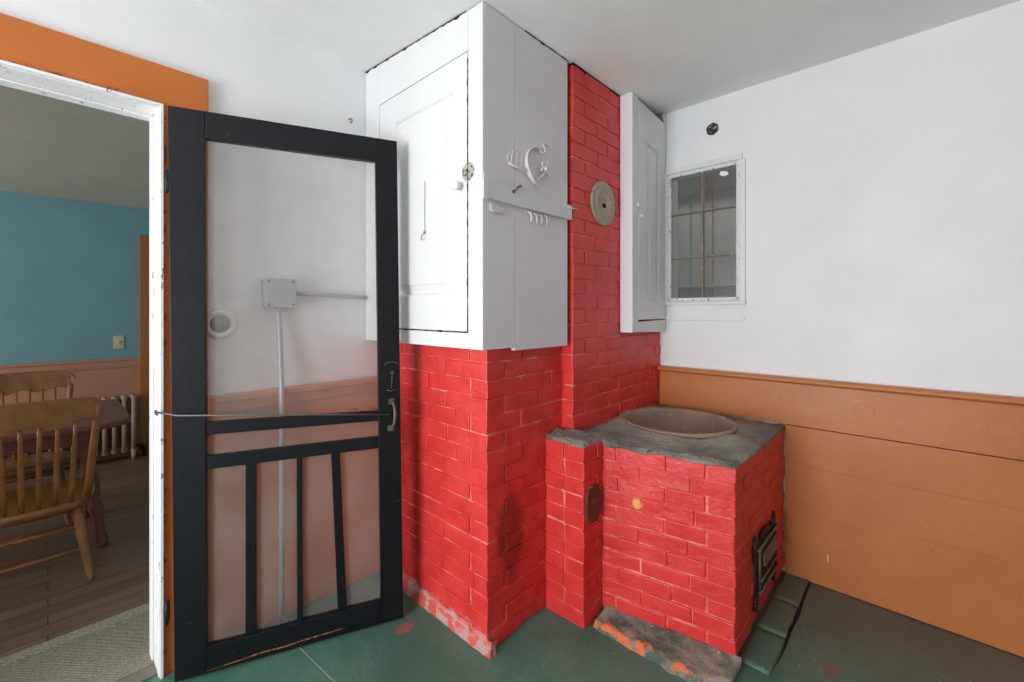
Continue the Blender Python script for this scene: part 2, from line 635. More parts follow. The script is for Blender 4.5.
# porch space behind the small window
bm = new()
box(bm, 4.2, 4.25, -.6, 2.4, .6, 2.4)
box(bm, 2.66, 4.2, -.65, -.6, .6, 2.4)
box(bm, 2.66, 4.2, 2.4, 2.45, .6, 2.4)
box(bm, 2.66, 4.2, -.6, 2.4, 2.4, 2.45)
box(bm, 2.66, 4.2, -.6, 2.4, .55, .6)
for i in range(15):
    y = -.6 + i * .2
    box(bm, 4.18, 4.2, y, y + .185, .6, 2.4)
box(bm, 4.10, 4.2, -.6, 2.4, 1.52, 1.56)
struct('porch_wall', bm, PORCH, 'dim boarded space behind the small window')

# wainscot on the right wall
bm = new()
Yend = 1.135
for z0, z1, ya in ((.0, .3445, -2.4), (.345, .5515, -2.4), (.552, .737, -2.4)):
    box(bm, 2.498, 2.52, ya, .492 if z1 < .72 else .492, z0 + (.004 if z0 == 0 else 0), z1)
box(bm, 2.492, 2.52, -2.4, Yend, .742, .945)
box(bm, 2.505, 2.52, -2.4, .49, 0, .74, 1)
struct('trim_1', bm, [ORANGE_BD, DARKGAP], 'orange painted boards below the white right wall', bevel=.0007)
bm = new()
prism(bm, [(0, .945), (-.008, .945), (-.030, .950), (-.038, .958), (-.038, .966), (-.030, .974), (0, .976)], -2.4, Yend, lambda u, v, d: (2.5 + u, d, v))
box(bm, 2.49, 2.52, -2.4, Yend, .945, .974)
struct('trim_2', bm, ORANGE, 'orange cap rail along the right wall', bevel=.002)
# painted-over round plugs in the top board
for k, (y, z, r) in enumerate(((.483, .88, .03), (.183, .853, .036), (-.226, .844, .036))):
    bm = new()
    lathe(bm, [(r, -.004), (r, .0003), (r - .0012, .0012), (r - .0028, .0003), (r - .003, .0003), (0, .0003)], (2.492, y, z), (-1, 0, 0), 40)
    o = obj('round_plug', bm, ORANGE)
    tag(o, ('painted-over orange round plug in the top board, closest to the brick stove', 'painted-over orange round plug in the top board, middle of three',
            'painted-over orange round plug in the top board, farthest from the stove')[k], 'plug', 'round plugs in the orange board')

# wainscot on the door wall
bm = new()
box(bm, .417, 1.14, 1.975, 1.995, 0, .905)
box(bm, .417, 1.14, 1.963, 1.995, .905, .955)
box(bm, .417, 1.14, 1.945, 1.995, .950, .974)
struct('trim_3', bm, ORANGE, 'orange wainscot behind the screen door', bevel=.004)

# door casing and white frame
dr = thing('door_1', 'doorway casing in orange boards with a chipped white inner frame', None, (0, 2.0, 0), kind='structure')
JX, JZ = .281, 2.033
bm = new()
box(bm, JX, .417, 1.968, 1.996, 0, JZ)
box(bm, -.75, .417, 1.968, 1.996, JZ, 2.176)
box(bm, -.75, -.62, 1.968, 1.996, 0, JZ - .001)
obj('door_casing', bm, ORANGE_HD, dr, .003)
bm = new()
# stepped white moulding around the opening: (inset toward opening, y front)
for (a, b, yf, yb) in ((.0, .010, 1.955, 2.0), (.010, .013, 1.968, 2.07), (.013, .019, 2.07, 2.122)):
    box(bm, JX - b, JX - a, yf, yb, 0, JZ - a)
    box(bm, -.62 + a, -.62 + b, yf, yb, 0, JZ - a)
    box(bm, -.62 + b, JX - b, yf, yb, JZ - b, JZ - a)
obj('door_frame', bm, WHITE_TRIM, dr, .003)
bm = new()
box(bm, -.60, .268, 1.985, 2.045, 0, .010)
struct('threshold', bm, paint('grey_threshold', (120, 116, 108), .5, .1), 'worn grey threshold of the doorway', bevel=.004)

# ------------------------------------------------------------ brickwork
def brick_face(bm, f0, f1, b0, b1, z0, z1, course=.067, par=0, own0=True, own1=True, L=.205, jit=.002, top_drop=0):
    """one face of bricks; f0-f1 front line in plan, b0-b1 back line. own0/own1 True when the end is an outer corner"""
    f0, f1, b0, b1 = map(Vector, (f0, f1, b0, b1))
    ln = (f1 - f0).length
    dep = .1
    j = .006

    def P(u, v, z):
        a = f0.lerp(f1, u / ln)
        b = b0.lerp(b1, u / ln)
        d = (b - a)
        p = a + d.normalized() * v * d.length / dep if d.length > 0 else a
        return (p.x, p.y, z)
    n = int(round((z1 - z0) / course))
    ch = (z1 - z0) / n
    for k in range(n):
        e = (k + par) % 2
        u = 0
        end = ln
        if own0 and e:
            u = dep + .003
        if own1 and not e:
            end = ln - dep - .003
        first = True
        while u < end - .02:
            l = L + R.uniform(-.012, .012)
            if first and not own0 and e:
                l = L / 2
            if end - (u + l) < .07:
                l = end - u
            first = False
            u1 = u + l
            a, b = u, u1 - (.0035 if u1 < end - .001 else 0)
            zb, zt = z0 + k * ch + j * .5 + R.uniform(-.0022, .0016), z0 + (k + 1) * ch - j * .5 + R.uniform(-.0016, .0022)
            if k == n - 1:
                zt = z1
            o = R.uniform(-jit, jit)
            g = lambda: R.uniform(-.0024, .0024)
            hexa(bm, [P(a + g(), o + g(), zb + g()), P(b + g(), o + g(), zb + g()), P(b, dep * .92, zb), P(a, dep * .92, zb),
                      P(a + g(), o + g(), zt + g()), P(b + g(), o + g(), zt + g()), P(b, dep * .92, zt), P(a, dep * .92, zt)], 0)
            u = u1
    m = .0055
    core = [P(dep if own0 else 0, m, 0), P(ln - (m if own1 else 0), m, 0), P(ln - (m if own1 else 0), dep - .001, 0), P(dep if own0 else 0, dep - .001, 0)]
    hexa(bm, [(p[0], p[1], z0) for p in core] + [(p[0], p[1], z1 - .004) for p in core], 1)


chim = thing('brick_chimney', 'red painted brick chimney rising in the corner under the white cupboards', 'chimney', (1.5, 1.6, 0))
CX, CY, SX, SY = 1.14, 1.20, 1.614, 1.14
bm = new()
brick_face(bm, (CX, 1.975), (CX, CY), (CX + .1, 1.975), (CX + .1, CY), .0, 1.17, .0688, 0, False, True)
brick_face(bm, (CX, CY), (SX + .02, CY), (CX, CY + .1), (SX + .02, CY + .1), .0, 1.17, .0688, 0, True, False)
obj('chimney_breast', bm, [BRICK, SEAM], chim, .0035)
bm = new()
brick_face(bm, (SX, 1.45), (SX, SY), (SX + .1, 1.45), (SX + .1, SY), .0, 2.410, .068, 1, False, True)
brick_face(bm, (SX, SY), (2.513, SY), (SX, SY + .1), (2.513, SY + .1), .0, 2.410, .068, 1, True, False)
obj('flue_stack', bm, [BRICK, SEAM], chim, .0035)

# crumbling base along the left foot of the chimney
bm = new()
g = []
for j in range(60):
    y = 1.172 + (1.97 - 1.172) * j / 59
    h = .040 + .016 * noise.noise(Vector((y * 14, 0, 0)))
    o_ = .012 + .006 * noise.noise(Vector((y * 20, 4, 0)))
    row = []
    for d, z in ((-.002, h + .006), (.006, h), (o_ * .8, h * .66), (o_, h * .3), (o_ + .002, .0)):
        q = .004 * noise.noise(Vector((y * 30, z * 40, 7)))
        row.append(bm.verts.new((CX - d - q, y, z)))
    g.append(row)
for a, b in zip(g, g[1:]):
    for k in range(4):
        bm.faces.new([a[k], b[k], b[k + 1], a[k + 1]]).smooth = True
e_ = [g[0][k] for k in range(5)] + [bm.verts.new((CX + .02, 1.172, 0)), bm.verts.new((CX + .02, 1.172, .06))]
bm.faces.new(e_)
o = obj('base_skirt', bm, paint('worn_pink_plaster', (200, 160, 154), .6, .12, chip=(214, 90, 84), chip_amt=.46, chip_scale=22, bump=.8, bscale=30), chim)
o['label'] = 'worn pinkish grey plaster skirt'

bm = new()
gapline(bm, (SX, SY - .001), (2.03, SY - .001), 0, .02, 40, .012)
obj('gap_shade', bm, DARKGAP, chim)  # painted shade where the stack meets the ceiling
# the built-in kettle stove
stove = thing('brick_kettle_stove', 'red painted brick stove with a mortar top and a sunken round kettle bowl', 'stove', (2.0, .8, 0))
A = Vector((1.72, .495))
B = Vector((1.635, 1.0))
Cc = Vector((2.497, .495))
dAB = (B - A).normalized()
ZT = .724
bm = new()
brick_face(bm, (1.612, 1.139), A, Vector((1.712, 1.139)), A + Vector((.1, 0)), .03, ZT, .066, 0, False, True, jit=.0035)
brick_face(bm, A, Cc, A - dAB * -.1, Cc + Vector((0, .1)), .03, ZT, .066, 0, True, False, jit=.0035)
bx = [(1.628, 1.135), (1.735, .512), (2.49, .512), (2.49, .6)]
box(bm, 1.75, 2.49, .512, .58, 0, .03, 1)
hexa(bm, [(1.735, .51, 0), (1.80, .51, 0), (1.70, 1.13, 0), (1.63, 1.13, 0), (1.735, .51, .032), (1.80, .51, .032), (1.70, 1.13, .032), (1.63, 1.13, .032)], 1)
obj('stove_body', bm, [BRICK, SEAM], stove, .0035)
bm = new()
PX, PY = 1.49, 1.0
brick_face(bm, (PX, 1.198), (PX, PY), (PX + .1, 1.198), (PX + .1, PY), 0, .742, .067, 1, False, True, L=.2, jit=.003)
brick_face(bm, (PX, PY), (1.632, PY), (PX, PY + .1), (1.632, PY + .1), 0, .742, .067, 1, True, False, L=.2, jit=.003)
obj('stove_pier', bm, [BRICK, SEAM], stove, .0035)
# pier cap of mortar
bm = new()
n = 14
gr = []
for i in range(n + 1):
    row = []
    for j in range(n + 1):
        x = 1.492 + .16 * i / n
        y = 1.003 + .134 * j / n + (.06 * j / n if x < 1.6 else 0)
        e = min(i, n - i, j) / 3
        z = .744 + .010 * min(1, e) + .012 * noise.noise(Vector((x * 22, y * 22, 3))) + .015 * j / n
        row.append(bm.verts.new((x, y, z)))
    gr.append(row)
for i in range(n):
    for j in range(n):
        bm.faces.new([gr[i][j], gr[i + 1][j], gr[i + 1][j + 1], gr[i][j + 1]]).smooth = True
ex = bmesh.ops.extrude_face_region(bm, geom=list(bm.faces))
for v in [g for g in ex['geom'] if isinstance(g, bmesh.types.BMVert)]:
    v.co.z = .739
obj('pier_cap', bm, MORTAR, stove)
# mortar top with the hole
KC = Vector((2.118, .876))
KR = .258
poly = [Vector(p) for p in ((1.716, .491), (2.497, .491), (2.497, 1.139), (1.614, 1.139), (1.632, 1.0))]
bm = new()


def hit(th):
    d = Vector((math.cos(th), math.sin(th)))
    best = 9
    for i in range(len(poly)):
        p, q = poly[i], poly[(i + 1) % len(poly)]
        e = q - p
        den = d.x * e.y - d.y * e.x
        if abs(den) < 1e-9:
            continue
        w_ = p - KC
        t = (w_.x * e.y - w_.y * e.x) / den
        s = (w_.x * d.y - w_.y * d.x) / den
        if t > 0 and -1e-6 <= s <= 1 + 1e-6:
            best = min(best, t)
    return best


angs = sorted([2 * PI * k / 160 for k in range(160)] + [math.atan2((p - KC).y, (p - KC).x) % (2 * PI) for p in poly])
rows = 12
rg = []
for th in angs:
    d = Vector((math.cos(th), math.sin(th)))
    T_ = hit(th)
    col = []
    col.append(bm.verts.new((KC.x + d.x * (KR - .004), KC.y + d.y * (KR - .004), .70)))
    r0 = min(KR + .006, T_ - .02)
    for i in range(rows + 1):
        t = i / rows
        r = r0 + (T_ - r0) * t
        x, y = KC.x + d.x * r, KC.y + d.y * r
        z = .737 + .018 * max(0, 1 - (r - KR) / .09) + .010 * noise.noise(Vector((x * 9, y * 9, 0))) + .006 * noise.noise(Vector((x * 30, y * 30, 5)))
        z += .014 * sm((y - .6) / .5)
        if i == rows:
            z -= .008
        col.append(bm.verts.new((x, y, z)))
    wob = .012 * noise.noise(Vector((math.cos(th) * 6, math.sin(th) * 6, 9)))
    x, y = KC.x + d.x * (T_ + .001), KC.y + d.y * (T_ + .001)
    col.append(bm.verts.new((x, y, .722 + wob * 1.0)))
    col.append(bm.verts.new((KC.x + d.x * (T_ - .03), KC.y + d.y * (T_ - .03), .70)))
    rg.append(col)
for i in range(len(rg)):
    a, b = rg[i], rg[(i + 1) % len(rg)]
    for k in range(len(a) - 1):
        bm.faces.new([a[k], a[k + 1], b[k + 1], b[k]]).smooth = k < rows
obj('mortar_top', bm, MORTAR, stove)
bm = new()
prof = [(KR + .006, .752), (KR + .008, .764), (KR - .002, .769), (KR - .012, .764)]
for k in range(13):
    t = k / 12 * PI / 2
    prof.append(((KR - .016) * math.cos(t) + .001, .745 - .26 * math.sin(t)))
prof2 = [(r, z - 0) for r, z in prof]
prof2 += [(r + .008, z - .008) for r, z in prof[:3:-1]]
lathe(bm, prof2, (KC.x, KC.y, 0), (0, 0, 1), 64, cap=False)
o = obj('kettle_bowl', bm, RUST, stove)
o['label'] = 'rusty round iron kettle bowl sunk in the stove top'

# firebox door
bm = new()
FX0, FX1, FZ0, FZ1 = 1.948, 2.275, .125, .335


def ff(u, v, d):
    return (FX0 + u * (FX1 - FX0), .489 - d, v)


pl_ = [(0, .09), (.07, .075), (.13, .13), (.4, .145), (.6, .145), (.87, .13), (.93, .075), (1, .09), (1.0, .14), (1.02, .2), (1.0, .27), (1.02, .335),
       (1.0, .375), (.96, .392), (.92, .375), (.84, .352), (.72, .350), (.64, .366), (.54, .372), (.46, .372), (.36, .366), (.28, .350), (.16, .352), (.08, .375), (.04, .392), (.0, .375), (-.02, .335), (0, .27), (-.02, .2), (0, .14)]
prism(bm, pl_, -.006, .006, ff)
fd = obj('firebox_plate', bm, BLACKIRON, stove, .003)
fd['label'] = 'black cast iron firebox plate with scalloped top'
bm = new()
prism(bm, [(.12, .15), (.88, .15), (.88, .315), (.12, .315)], .006, .014, ff)
for a, b, c_, d_ in ((.12, .88, .150, .160), (.12, .88, .305, .315), (.12, .15, .16, .305), (.85, .88, .16, .305)):
    prism(bm, [(a, c_), (b, c_), (b, d_), (a, d_)], .014, .019, ff)
for k in range(6):
    u = .24 + k * .105
    prism(bm, [(u, .18), (u + .04, .18), (u + .04, .25), (u, .25)], .014, .017, ff)
dd = obj('firebox_door', bm, BLACKIRON, fd, .002)
bm = new()
hexa(bm, [ff(.16, .258, .015), ff(.84, .258, .015), ff(.84, .258, .030), ff(.16, .258, .030), ff(.16, .305, .015), ff(.84, .305, .015), ff(.84, .297, .022), ff(.16, .297, .022)])
o = obj('draft_slide', bm, IRONGREY, fd, .003)
bm = new()
tube(bm, [ff(.05, .158, .016), ff(.95, .158, .016)], .007)
tube(bm, [ff(.05, .330, .012), ff(.95, .330, .012)], .007)
tube(bm, [ff(.09, .155, .012), ff(.09, .335, .012)], .006)
tube(bm, [ff(.09, .205, .018), ff(.9, .205, .018)], .005)
obj('hinge_bar', bm, IRONGREY, fd)

# tin patch in the side of the pier
bm = new()
el = [(1.560 + .056 * math.cos(t), .497 + .088 * math.sin(t) + .01 * math.sin(3 * t)) for t in [2 * PI * k / 28 for k in range(28)]]
prism(bm, el, .992, 1.02, lambda u, v, d: (u, d, v))
o = obj('tin_cover', bm, BROWNTIN, stove, .003)
o['label'] = 'brown oval tin cover in the side of the stove pier'

# hearth strip and pavers
bm = new()
nx, ny = 26, 70
g = []
for i in range(nx + 1):
    row = []
    for j in range(ny + 1):
        u, v = i / nx, j / ny
        y = .475 + (.985 - .475) * v
        xin = 1.725 - (y - .495) / .505 * .085 if y > .495 else 1.727
        xout = 1.532 + .01 * noise.noise(Vector((0, y * 25, 0)))
        if y < .60:
            xout += (.60 - y) * .5
        x = xout + (xin - xout) * u
        z = .003 + .020 * sm(u * 6) + .018 * u * u + .007 * noise.noise(Vector((x * 22, y * 22, 1))) * sm(u * 5)
        row.append(bm.verts.new((x, y, max(z, .002))))
    g.append(row)
for i in range(nx):
    for j in range(ny):
        bm.faces.new([g[i][j], g[i + 1][j], g[i + 1][j + 1], g[i][j + 1]]).smooth = True
ex = bmesh.ops.extrude_face_region(bm, geom=list(bm.faces))
for v in [q for q in ex['geom'] if isinstance(q, bmesh.types.BMVert)]:
    v.co.z = 0
tag(obj('hearth_strip', bm, HEARTH), 'crumbling grey hearth strip with flaking orange paint along the foot of the stove', 'hearth')
names = ('green painted hearth paver nearest the stove front corner', 'green painted hearth paver, middle of the row beside the stove', 'green painted hearth paver at the orange boards')
for k, (xa, xb) in enumerate(((1.755, 1.99), (1.996, 2.245), (2.251, 2.497))):
    bm = new()
    m_ = 10
    g = []
    for i in range(m_ + 1):
        row = []
        for j in range(6):
            x = xa + (xb - xa) * i / m_
            y = .392 + (.495 - .392) * j / 5 + (.004 * noise.noise(Vector((x * 20, 0, 0))) if j == 0 else 0)
            e = min(i, m_ - i, j, 5 - j)
            z = .008 + (.003 if e > 0 else 0) + .004 * noise.noise(Vector((x * 14, y * 14, 2)))
            row.append(bm.verts.new((x, y, z)))
        g.append(row)
    for i in range(m_):
        for j in range(5):
            bm.faces.new([g[i][j], g[i + 1][j], g[i + 1][j + 1], g[i][j + 1]]).smooth = True
    ex = bmesh.ops.extrude_face_region(bm, geom=list(bm.faces))
    for v in [q for q in ex['geom'] if isinstance(q, bmesh.types.BMVert)]:
        v.co.z = 0
    tag(obj('hearth_paver', bm, PAVER), names[k], 'paver', 'green hearth pavers')
bm = new()
pts = [(1.84, .386), (1.95, .384), (2.05, .388), (2.2, .385), (2.35, .388), (2.495, .386)]
wd = [.001, .004, .006, .008, .005, .004]
up = [(x, y + w_) for (x, y), w_ in zip(pts, wd)]
dn = [(x, y - w_) for (x, y), w_ in zip(pts, wd)]
prism(bm, dn + up[::-1], 0, .0015, lambda u, v, d: (u, v, d))
struct('floor_crack', bm, DARKGAP, 'dark crack in the floor along the hearth pavers')
bm = new()
prism(bm, [(.55, 3.0 - .0), (.5545, 3.0), (.6915, 1.497), (.6885, 1.497)][0:0] or [(.650, 1.905), (.654, 1.905), (.712, 1.25), (.708, 1.25)], 0, .001, lambda u, v, d: (u, v, d))
struct('floor_seam', bm, paint('pale_seam', (142, 160, 148), .6), 'pale seam line across the green floor')

# ------------------------------------------------------------ cupboards
def raised_panel(bm, f, u0, u1, v0, v1, pu0, pu1, pv0, pv1, th, mi=0):
    """door leaf with one raised panel; f(u,v,depth) depth positive = outwards"""
    def ring(a0, a1, b0, b1, d):
        return [bm.verts.new(f(a0, b0, d)), bm.verts.new(f(a1, b0, d)), bm.verts.new(f(a1, b1, d)), bm.verts.new(f(a0, b1, d))]
    rs = [ring(u0, u1, v0, v1, -.003), ring(u0, u1, v0, v1, th - .002), ring(u0 + .002, u1 - .002, v0 + .002, v1 - .002, th)]
    for ins, d in ((0, th), (.005, th - .004), (.010, th - .012), (.016, th - .013), (.045, th - .004), (.047, th - .001)):
        rs.append(ring(pu0 + ins, pu1 - ins, pv0 + ins, pv1 - ins, d))
    for a, b in zip(rs, rs[1:]):
        for k in range(4):
            bm.faces.new([a[k], a[(k + 1) % 4], b[(k + 1) % 4], b[k]]).material_index = mi
    bm.faces.new(rs[-1]).material_index = mi
    bm.faces.new(rs[0][::-1]).material_index = mi


c1 = thing('wall_cupboard', 'large white wall cupboard wrapped round the chimney, above the screen door', 'cupboard', (1.3, 1.5, 1.16))
K1, K2, KZ = 1.07, 1.15, 1.158


def topped(bm, f, u0, u1, z0, d0, d1, n=12, gap=.003):
    """board whose top follows the ceiling; f(u, d) -> x, y"""
    lo, hi = [], []
    for i in range(n + 1):
        u = u0 + (u1 - u0) * i / n
        for d in (d0, d1):
            x, y = f(u, d)
            lo.append(bm.verts.new((x, y, z0)))
            hi.append(bm.verts.new((x, y, min(zceil(x, y), 2.6) - gap)))
    for i in range(n):
        a, b, c_, d_ = 2 * i, 2 * i + 1, 2 * i + 2, 2 * i + 3
        for q in ((lo[a], lo[c_], hi[c_], hi[a]), (lo[b], lo[d_], hi[d_], hi[b]), (hi[a], hi[c_], hi[d_], hi[b]), (lo[a], lo[c_], lo[d_], lo[b])):
            bm.faces.new(q)
    bm.faces.new((lo[0], lo[1], hi[1], hi[0]))
    bm.faces.new((lo[-2], lo[-1], hi[-1], hi[-2]))


bm = new()
left = lambda u, d: (K1 + d, u)
right = lambda u, d: (u, K2 + d)
# face frame around the leaf
topped(bm, left, K2, 1.229, KZ, 0, .02)                 # corner board
topped(bm, left, 1.866, 1.993, KZ, 0, .02)              # wall side board
topped(bm, left, 1.2295, 1.8655, 2.272, 0, .02)         # above the leaf
box(bm, K1, K1 + .02, 1.2295, 1.8655, KZ, 1.218)
# bottom panel
box(bm, K1 + .02, CX - .002, K2 + .02, 1.993, KZ + .006, KZ + .02)
box(bm, CX - .002, 1.61, K2 + .02, CY - .003, KZ + .006, KZ + .02)
obj('cupboard_frame', bm, WHITE_OLD, c1, .0025)
bm = new()
topped(bm, right, K1 + .0205, 1.240, KZ, 0, .02)
topped(bm, right, 1.2406, 1.588, KZ - .012, .0006, .02)
o = obj('side_board', bm, paint('lilac_white_board_paint', (226, 221, 224), .4, .03, chip=(190, 184, 182), chip_amt=.73), c1, .002)
bm = new()
raised_panel(bm, lambda u, v, d: (K1 - d + .018, u, v), 1.2335, 1.8615, 1.2225, 2.268, 1.318, 1.735, 1.365, 2.15, .018)
ld = obj('cupboard_door', bm, WHITE_OLD, c1)
bm = new()
lathe(bm, [(.011, -.002), (.009, .012), (.016, .018), (.0185, .026), (.014, .034), (0, .036)], (K1, 1.269, 1.769), (-1, 0, 0), 24)
obj('knob', bm, WHITE_OLD, ld)
bm = new()
lathe(bm, [(.034, -.001), (.034, .0015), (.030, .003), (.024, .0025), (.020, .0012), (0, .001)], (K1, 1.228, 1.818), (-1, 0, 0), 28)
for k in range(9):
    t = 2 * PI * k / 9
    if R.random() < .8:
        lathe(bm, [(.005, .002), (.004, .0035), (0, .004)], (K1, 1.228 + .025 * math.cos(t), 1.818 + .025 * math.sin(t)), (-1, 0, 0), 8)
obj('latch_mark', bm, paint('chipped_latch_mark', (214, 210, 200), .6, .2, chip=(90, 76, 60), chip_amt=.52, chip_scale=70, bump=.6), ld)
bm = new()
tube(bm, [(K1 - .0005, 1.499, 1.84), (K1 - .002, 1.499, 1.72), (K1 - .001, 1.499, 1.625)], .0012, 6)
tube(bm, [(K1, 1.499, 1.625), (K1 - .012, 1.499, 1.617), (K1 - .018, 1.501, 1.605), (K1 - .012, 1.506, 1.594), (K1 - .006, 1.512, 1.598)], .0022, 8)
lathe(bm, [(.006, 0), (.006, .004), (0, .005)], (K1 - .001, 1.499, 1.626), (-1, 0, 0), 12)
obj('string_hook', bm, paint('old_string', (168, 150, 128), .7), ld)
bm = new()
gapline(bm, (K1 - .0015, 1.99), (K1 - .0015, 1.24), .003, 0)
obj('gap_shade', bm, DARKGAP, c1)  # painted shade along the cupboard top
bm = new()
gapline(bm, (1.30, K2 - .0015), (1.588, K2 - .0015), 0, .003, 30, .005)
obj('gap_shade', bm, DARKGAP, c1)
# dark strips for the shade in the rough cracks around the leaf
for (ya, za, yb, zb_, n) in ((1.2312, 1.22, 1.2312, 2.24, 70), (1.24, 1.2202, 1.86, 1.2202, 50)):
    bm = new()
    for i in range(n):
        t0, t1 = i / n, (i + 1) / n
        wd_ = max(.0003, .0014 + .004 * noise.noise(Vector((i * .45, za, 5))))
        if ya == yb:
            box(bm, K1 - .0012, K1 + .002, ya - wd_, ya + wd_, za + (zb_ - za) * t0, za + (zb_ - za) * t1)
        else:
            box(bm, K1 - .0012, K1 + .002, ya + (yb - ya) * t0, ya + (yb - ya) * t1, za - wd_, za + wd_)
    obj('gap_shade', bm, DARKGAP, c1)
# batten across the side boards
bm = new()
box(bm, K1 - .004, 1.60, K2 - .016, K2 + .0005, 1.706, 1.770)
bt = obj('batten', bm, paint('lilac_white_batten', (222, 218, 222), .4, .03), c1, .002)
bm = new()
box(bm, K1 - .010, K1 + .012, K2 - .018, K2 - .015, 1.70, 1.795)
obj('end_strip', bm, WHITE_OLD, bt, .001)
bm = new()
tube(bm, [(1.56, K2 - .02, 1.757), (1.60, K2 - .022, 1.757), (1.632, K2 - .02, 1.760)], .003, 8)
lathe(bm, [(.006, 0), (.005, .003), (0, .004)], (1.543, K2 - .016, 1.757), (0, -1, 0), 12)
obj('nail', bm, WHITE_OLD, bt)


def tg(name, label, cat, bm, m, group=None, bevel=0):
    return tag(obj(name, bm, m, None, bevel), label, cat, group)


HW = paint('painted_hardware', (226, 220, 222), .4, .06, chip=(150, 140, 136), chip_amt=.66, chip_scale=60, bump=.4)
Yf = K2 - .001
# strap ring, leaf and rosette painted over
bt2 = thing('painted_bracket', 'painted-over curled iron strap and star knob above the batten', 'bracket', (1.372, Yf, 1.888))
bm = new()
pts = [(1.372 + .078 * math.cos(t), Yf - .010 - .006 * math.sin(t * 2), 1.888 + .078 * math.sin(t)) for t in [PI * (.42 + 1.12 * k / 18) for k in range(19)]]
for p, q in zip(pts, pts[1:]):
    for s_ in (0,):
        hexa(bm, [(p[0], p[1] - .009, p[2]), (q[0], q[1] - .009, q[2]), (q[0], q[1] + .009, q[2]), (p[0], p[1] + .009, p[2]),
                  (p[0] * .97 + 1.372 * .03, p[1] - .009, p[2] * .97 + 1.888 * .03), (q[0] * .97 + 1.372 * .03, q[1] - .009, q[2] * .97 + 1.888 * .03),
                  (q[0] * .97 + 1.372 * .03, q[1] + .009, q[2] * .97 + 1.888 * .03), (p[0] * .97 + 1.372 * .03, p[1] + .009, p[2] * .97 + 1.888 * .03)])
obj('strap', bm, HW, bt2)
bm = new()
tube(bm, [(1.382, Yf - .004, 1.962), (1.392, Yf - .012, 1.95), (1.404, Yf - .018, 1.955), (1.402, Yf - .018, 1.972), (1.394, Yf - .012, 1.985), (1.41, Yf - .014, 1.99), (1.43, Yf - .01, 1.99)], .004, 8)
tube(bm, [(1.20, Yf - .006, 1.862), (1.25, Yf - .010, 1.855), (1.30, Yf - .012, 1.856), (1.345, Yf - .02, 1.826), (1.385, Yf - .02, 1.852), (1.41, Yf - .018, 1.885)], .0045, 8)
obj('wire_hook', bm, HW, bt2)
bm = new()
for k in range(6):
    t = 2 * PI * k / 6 + .3
    c_ = Vector((1.408, Yf - .016, 1.885))
    d = Vector((math.cos(t), 0, math.sin(t)))
    e = Vector((-math.sin(t), 0, math.cos(t)))
    hexa(bm, [c_ - e * .008, c_ + e * .008, c_ + e * .008 + Vector((0, .012, 0)), c_ - e * .008 + Vector((0, .012, 0)),
              c_ + d * .034 - e * .004 + Vector((0, -.008, 0)), c_ + d * .034 + e * .004 + Vector((0, -.008, 0)), c_ + d * .034 + e * .004, c_ + d * .034 - e * .004])
lathe(bm, [(.014, -.016), (.012, .004), (.008, .012), (.0, .014)], (1.408, Yf - .016, 1.885), (0, -1, 0), 16)
obj('star_knob', bm, HW, bt2, .001)
bm = new()
lf = [(1.20 + .055 + .055 * math.cos(t) * 1.1, 1.89 + .033 * math.sin(t) + .006 * math.cos(t)) for t in [2 * PI * k / 24 for k in range(24)]]
prism(bm, lf, 0, .0035, lambda u, v, d: (u, Yf - d, v))
for k in range(4):
    tube(bm, [(1.215 + k * .028, Yf - .004, 1.865), (1.222 + k * .028, Yf - .005, 1.915)], .002, 6)
obj('leaf_plate', bm, HW, bt2, .001)
bm = new()
tube(bm, [(1.254, Yf, 1.784), (1.254, Yf - .016, 1.784), (1.214, Yf - .018, 1.755), (1.214, Yf, 1.755)], .0022, 8)
for p in ((1.254, Yf - .016, 1.784), (1.214, Yf - .018, 1.755)):
    lathe(bm, [(.006, -.003), (.006, .003), (0, .004)], p, (0, -1, 0), 10)
tg('wire_staple', 'tiny slanted wire staple just above the white batten', 'staple', bm, IRONGREY)
bm = new()
box(bm, 1.105, 1.175, Yf - .005, Yf, 1.667, 1.695)
tube(bm, [(1.108, Yf - .007, 1.667), (1.175, Yf - .007, 1.667)], .004, 8)
for x in (1.115, 1.14, 1.165):
    lathe(bm, [(.004, 0), (.003, .002), (0, .003)], (x, Yf - .005, 1.684), (0, -1, 0), 8)
tg('painted_plate', 'small painted-over plate under the left end of the batten', 'plate', bm, HW, None, .001)
ck = thing('coat_hook_strip', 'row of little painted-over hooks under the middle of the batten', 'hooks', (1.35, Yf, 1.69))
bm = new()
box(bm, 1.30, 1.43, Yf - .004, Yf, 1.690, 1.702)
obj('hook_plate', bm, HW, ck, .001)
for k in range(4):
    x = 1.312 + k * .033
    bm = new()
    tube(bm, [(x, Yf - .004, 1.696), (x + .002, Yf - .018, 1.688), (x + .003, Yf - .022, 1.672), (x + .005, Yf - .018, 1.660), (x + .012, Yf - .010, 1.657)], .004, 8)
    obj('hook', bm, HW, ck)

# narrow cupboard on the stack (its front runs askew to the right wall)
c2 = thing('narrow_cupboard', 'narrow white cupboard on the red stack, beside the small window', 'cupboard', (2.3, 1.12, 1.19))
q0, q1 = Vector((2.03, 1.068)), Vector((2.515, 1.106))
ql = (q1 - q0).length
qd = (q1 - q0) / ql
qn = Vector((qd.y, -qd.x))


def F2(u, v, d):
    p = q0 + qd * u + qn * d
    return (p.x, p.y, v)


bm = new()


